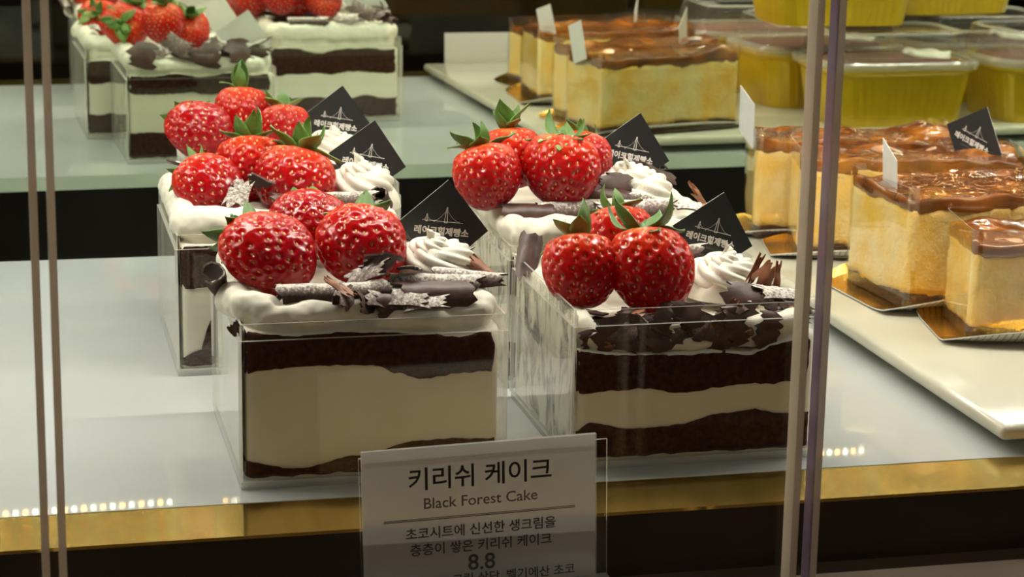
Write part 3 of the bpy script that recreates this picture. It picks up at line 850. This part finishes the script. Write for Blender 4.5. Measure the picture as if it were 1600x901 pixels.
# ------------------------------------------------------------------ bakery cards
TXT_KO = text_mesh('레이크힐제빵소', .00355, bold=.00013)
TXT_EN = text_mesh('Lakehill Bakery Cafe', .0015)
def strip(b, pts, wd, z=.0):
    for (xa, ya), (xb, yb) in zip(pts[:-1], pts[1:]):
        d = Vector((xb - xa, yb - ya)); n = Vector((-d.y, d.x)).normalized() * wd / 2
        b.add([(xa + n.x, ya + n.y, z), (xa - n.x, ya - n.y, z), (xb - n.x, yb - n.y, z), (xb + n.x, yb + n.y, z)], [(0, 1, 2, 3)])
lb = MB()
mmv = lambda P: [(x * .001, y * .001) for x, y in P]
strip(lb, mmv([(-8.4, 1.1), (8.4, 1.1)]), .00022)
for cxm, hh, ww in ((-6.6, 2.9, .85), (1.4, 6.1, 1.3)):
    strip(lb, mmv([(cxm - ww / 2, .7), (cxm - ww * .12, hh + .7), (cxm + ww * .12, hh + .7), (cxm + ww / 2, .7), (cxm - ww / 2, .7)]), .00026)
for xa, xb, ya, yb in ((1.4, -3.8, 6.0, 1.2), (1.4, 7.4, 6.0, 1.2), (-6.6, -8.2, 3.0, 1.2), (-6.6, -4.3, 3.0, 1.2)):
    strip(lb, mmv([(xa + (xb - xa) * t / 6, yb + (ya - yb) * (1 - t / 6) ** 1.9) for t in range(7)]), .00010)
strip(lb, mmv([(-3.4, 1.1), (-3.4, .5)]), .0003); strip(lb, mmv([(8.1, 1.1), (8.5, 1.1)]), .0003)
lo_ = lb.build('logo', ['print_white']); LOGO = lo_.data; bpy.data.objects.remove(lo_)

def card(label, loc, rot, side=.0267, cat='card'):
    t = thing('bakery_card', label, cat, loc, [math.radians(a) for a in rot], 'bakery cards')
    r = side / math.sqrt(2); b = MB(); th = .0003
    V = [(-r, 0, th), (0, -r, th), (r, 0, th), (0, r, th), (-r, 0, 0), (0, -r, 0), (r, 0, 0), (0, r, 0)]
    b.add(V, [(0, 1, 2, 3), (4, 7, 6, 5)] + [(k, 4 + k, 4 + (k + 1) % 4, (k + 1) % 4) for k in range(4)], [0, 1, 1, 1, 1, 1])
    b.build('card', ['card_black', 'card_white'], t)
    z = th + .00006
    inst('logo', LOGO, t, (-.0006, .0009, z))
    for me, yy, mname in ((TXT_KO, -.0022, 'print_white'), (TXT_EN, -.0053, 'print_grey')):
        o = inst('lettering', me, t, (-.0006, yy, z))
        if not me.materials: me.materials.append(MATS[mname])
    return t
# local x = reading direction, local y = up; stood upright facing the shop
card('black bakery card behind the rosette of the front left cake', (.0905, .0755, .0800), (84, 8, 3))
card('black bakery card behind the rosette of the front right cake', (.2085, .0885, .0695), (84, 16, 3))
card('black bakery card behind the rosette of the second left cake', (.0860, .2290, .0795), (84, 12, 3))
card('black bakery card behind the rosette of the rearmost left cake', (.0885, .3360, .0800), (84, 10, 3))
card('black bakery card behind the rosette of the second right cake', (.2025, .1890, .0870), (84, 13, 3))

# ------------------------------------------------------------------ price sign
SGN = thing('price_sign', 'printed white price sign reading Black Forest Cake 8.8 in clear holder', 'price sign', (.0797, -.0497, -.0249), (0, math.radians(-1.5), 0))
SW, SHT = .0840, .0548
hol = MB()
hol.box((-SW / 2 - .0006, .0010, .001), (SW / 2 + .0046, .0020, SHT - .003)); hol.box((-SW / 2 - .0006, -.0022, .0), (SW / 2 + .0046, .0020, .001)); hol.box((-SW / 2 - .0006, -.0262, .0), (SW / 2 + .0046, -.0022, .001))
hol.I = [0 if i % 6 in (2, 4) else 1 for i in range(18)]
hol.build('acrylic_holder', ['acrylic', 'acrylic_edge'], SGN)
pp = MB(); pp.box((-SW / 2, .0002, .0012), (SW / 2, .0003, SHT)); pp.build('sign_paper', ['paper'], SGN)
pf = MB(); pf.box((-SW / 2, -.0012, .0012), (SW / 2, -.0004, SHT)); pf.I = [1, 1, 0, 1, 0, 1]
pf.build('clear_cover', ['acrylic', 'acrylic_edge'], SGN)
def sign_text(s, x, z, size, mname, bold=0.0):
    me = text_mesh(s, size, bold=bold); me.materials.append(MATS[mname])
    return inst('lettering', me, SGN, (x, .00008, z), (PI / 2, 0, 0))
zt = SHT
sign_text('키리쉬 케이크', .0002, zt - .0125, .0090, 'print_dark', .00012)
sign_text('Black Forest Cake', .0002, zt - .0212, .0056, 'print_brown', .00005)
ln = MB(); ln.box((-.0345, -.00005, zt - .02715), (.0345, .00015, zt - .02685)); ln.box((-.0345, -.00005, zt - .02655), (.0345, .00015, zt - .02635)); ln.build('ruled_line', ['print_brown'], SGN)
sign_text('초코시트에 신선한 생크림을', .0003, zt - .0322, .0047, 'print_dark', .00007)
sign_text('층층이 쌓은 키리쉬 케이크', .0003, zt - .0383, .0047, 'print_dark', .00007)
sign_text('8.8', .0003, zt - .0446, .0083, 'print_dark', .00012)
sign_text('크림 상단, 벨기에산 초코', .012, zt - .0505, .0044, 'print_dark', .00006)

# ------------------------------------------------------------------ platter and cheesecakes
pl = thing('serving_platter', 'large white rectangular porcelain platter under the cheesecakes', 'platter', (.53, .185, 0))
rounded_box('platter_top', (-.233, -.1955, .0052), (.233, .1955, .0115), .0025, ['porcelain'], pl)
rounded_box('foot', (-.205, -.165, .0), (.205, .165, .0056), .002, ['porcelain'], pl)
PT = .0116

def board_mesh(L, Wd, lift):
    nx, ny = 28, 14; th = .0006; top = []; bot = []
    for i in range(nx + 1):
        u = 2 * i / nx - 1
        for j in range(ny + 1):
            v = 2 * j / ny - 1
            wy = Wd / 2 * (1 - .28 * abs(u) ** 5) * v
            e = max(abs(v) - .62, 0) / .38
            zz = lift * e ** 1.6 * (1 - .85 * abs(u) ** 3) + .0006
            top.append((u * L / 2, wy, zz + th)); bot.append((u * L / 2, wy, zz))
    V = top + bot; N = len(top); q = ny + 1; F = []; I = []
    for i in range(nx):
        for j in range(ny):
            a = i * q + j
            F.append((a, a + q, a + q + 1, a + 1)); I.append(0)
            F.append((N + a, N + a + 1, N + a + q + 1, N + a + q)); I.append(1)
    for i in range(nx):
        F.append((i * q, N + i * q, N + (i + 1) * q, (i + 1) * q)); F.append((i * q + ny, (i + 1) * q + ny, N + (i + 1) * q + ny, N + i * q + ny)); I += [2, 2]
    for j in range(ny):
        F.append((j, j + 1, N + j + 1, N + j)); b = nx * q; F.append((b + j, N + b + j, N + b + j + 1, b + j + 1)); I += [2, 2]
    o = mk('cake_board', V, F, ['gold_board', 'board_rib', 'card_white'], smooth=False, midx=I); me = o.data; bpy.data.objects.remove(o); return me
CL, CW, CH = .122, .066, .0510
BOARD = board_mesh(CL + .024, CW + .026, .010)
BOARD_SLIM = board_mesh(CL + .020, .0535, .006)
BOARD_MID = board_mesh(CL + .026, .074, .009)

def cheesecake(label, blabel, cx_, cy_, ang, seed, dims=(CL, CW, CH)):
    L, Wd, H = dims
    a = math.radians(ang)
    tag(inst('cake_board', BOARD if Wd > .06 else BOARD_MID if Wd > .051 else BOARD_SLIM, None, (cx_, cy_, PT), (0, 0, a)), blabel, 'cake board', 'gold boards under the cheesecakes')
    t = thing('cheesecake_slice', label, 'cheesecake', (cx_, cy_, PT + .0014), (0, 0, a), 'wrapped cheesecake slices')
    n_ = lambda x, y, s, k: noise.noise(Vector((x * s + seed * 3.1, y * s, k)))
    hx, hy = L / 2, Wd / 2
    cr = lambda x, y: .0062 + .0025 * n_(x, y, 45, 1)
    V, F = slab(-hx + .0006, hx - .0006, -hy + .0006, hy - .0006, lambda x, y: .0, cr, 40, 24, 4, jit=.0007, rc=.003, seed=seed)
    mk('crust', V, F, 'crust', t, True)
    tp_ = lambda x, y: H - .0036 + .0016 * n_(x, y, 40, 2)
    V, F = slab(-hx + .0008, hx - .0008, -hy + .0008, hy - .0008, lambda x, y: cr(x, y) - .0006, tp_, 50, 30, 12, jit=.0009, jscale=160, rc=.003, seed=seed + 9)
    mk('cheese_filling', V, F, 'cheese', t, True)
    def edge(x, y):
        e = min(hx - abs(x), hy - abs(y))
        return .0022 * math.exp(-(e / .008) ** 2)
    cz = lambda x, y: H + .0018 * n_(x, y, 38, 3) + .0012 * n_(x, y, 90, 4) + edge(x, y) * (1 + n_(x, y, 60, 7)) + .006 * math.exp(-(((x - hx + .012) / .014) ** 2 + ((y - hy + .014) / .014) ** 2))
    V, F = slab(-hx + .0002, hx - .0002, -hy + .0002, hy - .0002, lambda x, y: tp_(x, y) - .0012 + .0022 * n_(x, y, 80, 6), cz, 60, 34, 5, jit=.0007, jscale=170, rc=.005, seed=seed + 2, bulge=.02)
    mk('caramel_top', V, F, 'caramel', t, True)
    # clear wrap round the four sides, a little taller than the cake
    b = MB(); hz = H + .0075; r = .004; ring = []
    for sx_, sy_, a0 in ((1, -1, -PI / 2), (1, 1, 0), (-1, 1, PI / 2), (-1, -1, PI)):
        for k in range(4):
            f = a0 + PI / 2 * k / 3
            ring.append(((hx + .0004 - r) * sx_ + r * math.cos(f), (hy + .0004 - r) * sy_ + r * math.sin(f)))
    n = len(ring); rows = 6; V = []
    for k in range(rows + 1):
        for off in (0, .00025):
            for (x, y) in ring:
                q = 1 + .012 * noise.noise(Vector((x * 40, y * 40, k * .8 + seed)))
                s_ = 1 + off / hx
                V.append((x * s_ * (1 + (q - 1) * .35), y * s_ * (1 + (q - 1) * .35), hz * k / rows))
    F = []; I = []
    for k in range(rows):
        for j in range(n):
            a0 = k * 2 * n + j; b0 = k * 2 * n + (j + 1) % n; c0 = b0 + 2 * n; d0 = a0 + 2 * n
            F.append((a0, d0, c0, b0)); F.append((a0 + n, b0 + n, c0 + n, d0 + n)); I += [0, 0]
    kt = rows * 2 * n
    for j in range(n):
        F.append((kt + j, kt + n + j, kt + n + (j + 1) % n, kt + (j + 1) % n)); I.append(1)
    mk('clear_wrap', V, F, ['film', 'acrylic_edge'], t, False, I)
    return t
cheesecake('wrapped caramel cheesecake slice at the back left of the platter', 'gold board under the back left cheesecake slice', .3770, .3440, -13, 1, (.114, .050, .0510))
cheesecake('wrapped caramel cheesecake slice behind the right glass joint', 'gold board under the cheesecake behind the right glass joint', .3830, .2890, -13, 2, (.116, .045, .0500))
cheesecake('wrapped caramel cheesecake slice with crumbly yellow end facing left', 'gold board under the crumbly ended cheesecake slice', .3905, .2010, 4, 3)
cheesecake('nearest wrapped caramel cheesecake slice cut by the right picture edge', 'gold board under the nearest cheesecake slice', .4035, .1205, -11, 4, (.125, .052, .0430))

card('white backed card standing in the back left cheesecake', (.317, .354, .0750), (84, 30, 84))
card('black card standing in the cheesecake behind the glass joint', (.4200, .2860, .0720), (86, 18, -60))
card('white backed card standing in the crumbly ended cheesecake', (.3390, .2080, .0700), (82, 30, 77))
card('black card standing in the nearest cheesecake slice', (.4430, .1150, .0640), (86, 18, -68))

# price sign of the platter, seen only in the mirror
t2 = thing('cheesecake_sign', 'blank backed white price sign at the front of the platter', 'price sign', (.375, -.034, -.0001), (math.radians(4), 0, math.radians(2)))
b = MB(); b.box((-.053, 0, .0), (.053, .001, .034)); b.build('sign_paper', ['paper'], t2)
b = MB(); b.box((-.053, .001, .0), (.053, .0025, .012)); b.build('acrylic_holder', ['acrylic'], t2)

# ------------------------------------------------------------------ dessert cups
def rrect(a, b, r, n=8):
    out = []
    for sx_, sy_, a0 in ((1, -1, -PI / 2), (1, 1, 0), (-1, 1, PI / 2), (-1, -1, PI)):
        for k in range(n):
            f = a0 + PI / 2 * k / (n - 1)
            out.append(((a - r) * sx_ + r * math.cos(f), (b - r) * sy_ + r * math.sin(f)))
    # subdivide long straights
    res = []
    for k in range(len(out)):
        p0, p1 = Vector(out[k]), Vector(out[(k + 1) % len(out)])
        m_ = max(1, int((p1 - p0).length / .0032))
        for q in range(m_): res.append(p0.lerp(p1, q / m_))
    return res
def loft(rings, close_bottom=False, close_top=False):
    n = len(rings[0]); V = [v for r in rings for v in r]
    F = [(k * n + j, k * n + (j + 1) % n, (k + 1) * n + (j + 1) % n, (k + 1) * n + j) for k in range(len(rings) - 1) for j in range(n)]
    if close_bottom: F.append(tuple(range(n - 1, -1, -1)))
    if close_top: F.append(tuple((len(rings) - 1) * n + j for j in range(n)))
    return V, F
def cup_parts():
    A, B, H = .058, .041, .044
    base = rrect(A, B, .020)
    def ring(s, z, rib=0.0):
        out = []
        for k, p in enumerate(base):
            q = s * (1 + (rib if k % 2 else -rib))
            out.append((p.x * q, p.y * q, z))
        return out
    outer = [ring(.86, 0), ring(.87, .003, .005), ring(.90, .015, .007), ring(.95, .032, .007), ring(.965, .037), ring(1.0, .0385), ring(1.0, H), ring(.97, H), ring(.93, .03), ring(.86, .004)]
    V, F = loft(outer, True, True)
    o = mk('cup', V, F, 'gold_cup'); m1 = o.data; bpy.data.objects.remove(o)
    V, F = loft([ring(.90, .03), ring(.945, .041), ring(.80, .0455), ring(.4, .0475)], True, True)
    o = mk('cocoa_top', V, F, 'cocoa', smooth=True); m2 = o.data; bpy.data.objects.remove(o)
    lid = [ring(1.06, H - .003), ring(1.07, H), ring(1.06, H + .002), ring(.97, H + .003), ring(.94, H + .012), ring(.89, H + .0225), ring(.85, H + .0235), ring(.83, H + .0210), ring(.5, H + .0210)]
    b = MB(); V, F = loft(lid, False, True)
    n = len(base); I = [1 if f // n in (0, 1, 2, 5, 6) else 0 for f in range(len(F))]
    o = mk('lid', V, F, ['lid_plastic', 'lid_rim'], midx=I, smooth=True); m3 = o.data; bpy.data.objects.remove(o)
    bl = []
    r = random.Random(5)
    V, F = slab(.018, .048, -.018, .016, lambda x, y: .040, lambda x, y: .0490 + .003 * noise.noise(Vector((x * 90, y * 90, 2))), 16, 14, 3, rc=.01)
    o = mk('cream_patch', V, F, 'whip', smooth=True); m4 = o.data; bpy.data.objects.remove(o)
    return m1, m2, m3, m4
CUP = cup_parts()
def cup(label, x, y, z, ang):
    t = thing('dessert_cup', label, 'dessert cup', (x, y, z), (0, 0, math.radians(ang)), 'lidded gold dessert cups')
    for n_, me in zip(('cup', 'cocoa_top', 'lid', 'cream_patch'), CUP): inst(n_, me, t)
LH = .0442 + .0237
cup('gold dessert cup with clear lid nearest the mirror beside the cheesecakes', .5600, .3330, PT, 2)
cup('gold dessert cup with clear lid in the middle of its row', .5460, .2380, PT, -4)
cup('gold dessert cup with clear lid at the front of its row', .5330, .1430, PT, 3)
cup('gold dessert cup with clear lid at the back right of the platter', .6930, .3320, PT, -3)
cup('gold dessert cup with clear lid at the middle right of the platter', .6800, .2360, PT, 4)
cup('gold dessert cup stacked on the two lids beside the cheesecakes', .5325, .2920, PT + LH, 4)
cup('gold dessert cup stacked on the right hand lids', .6500, .2300, PT + LH, -4)
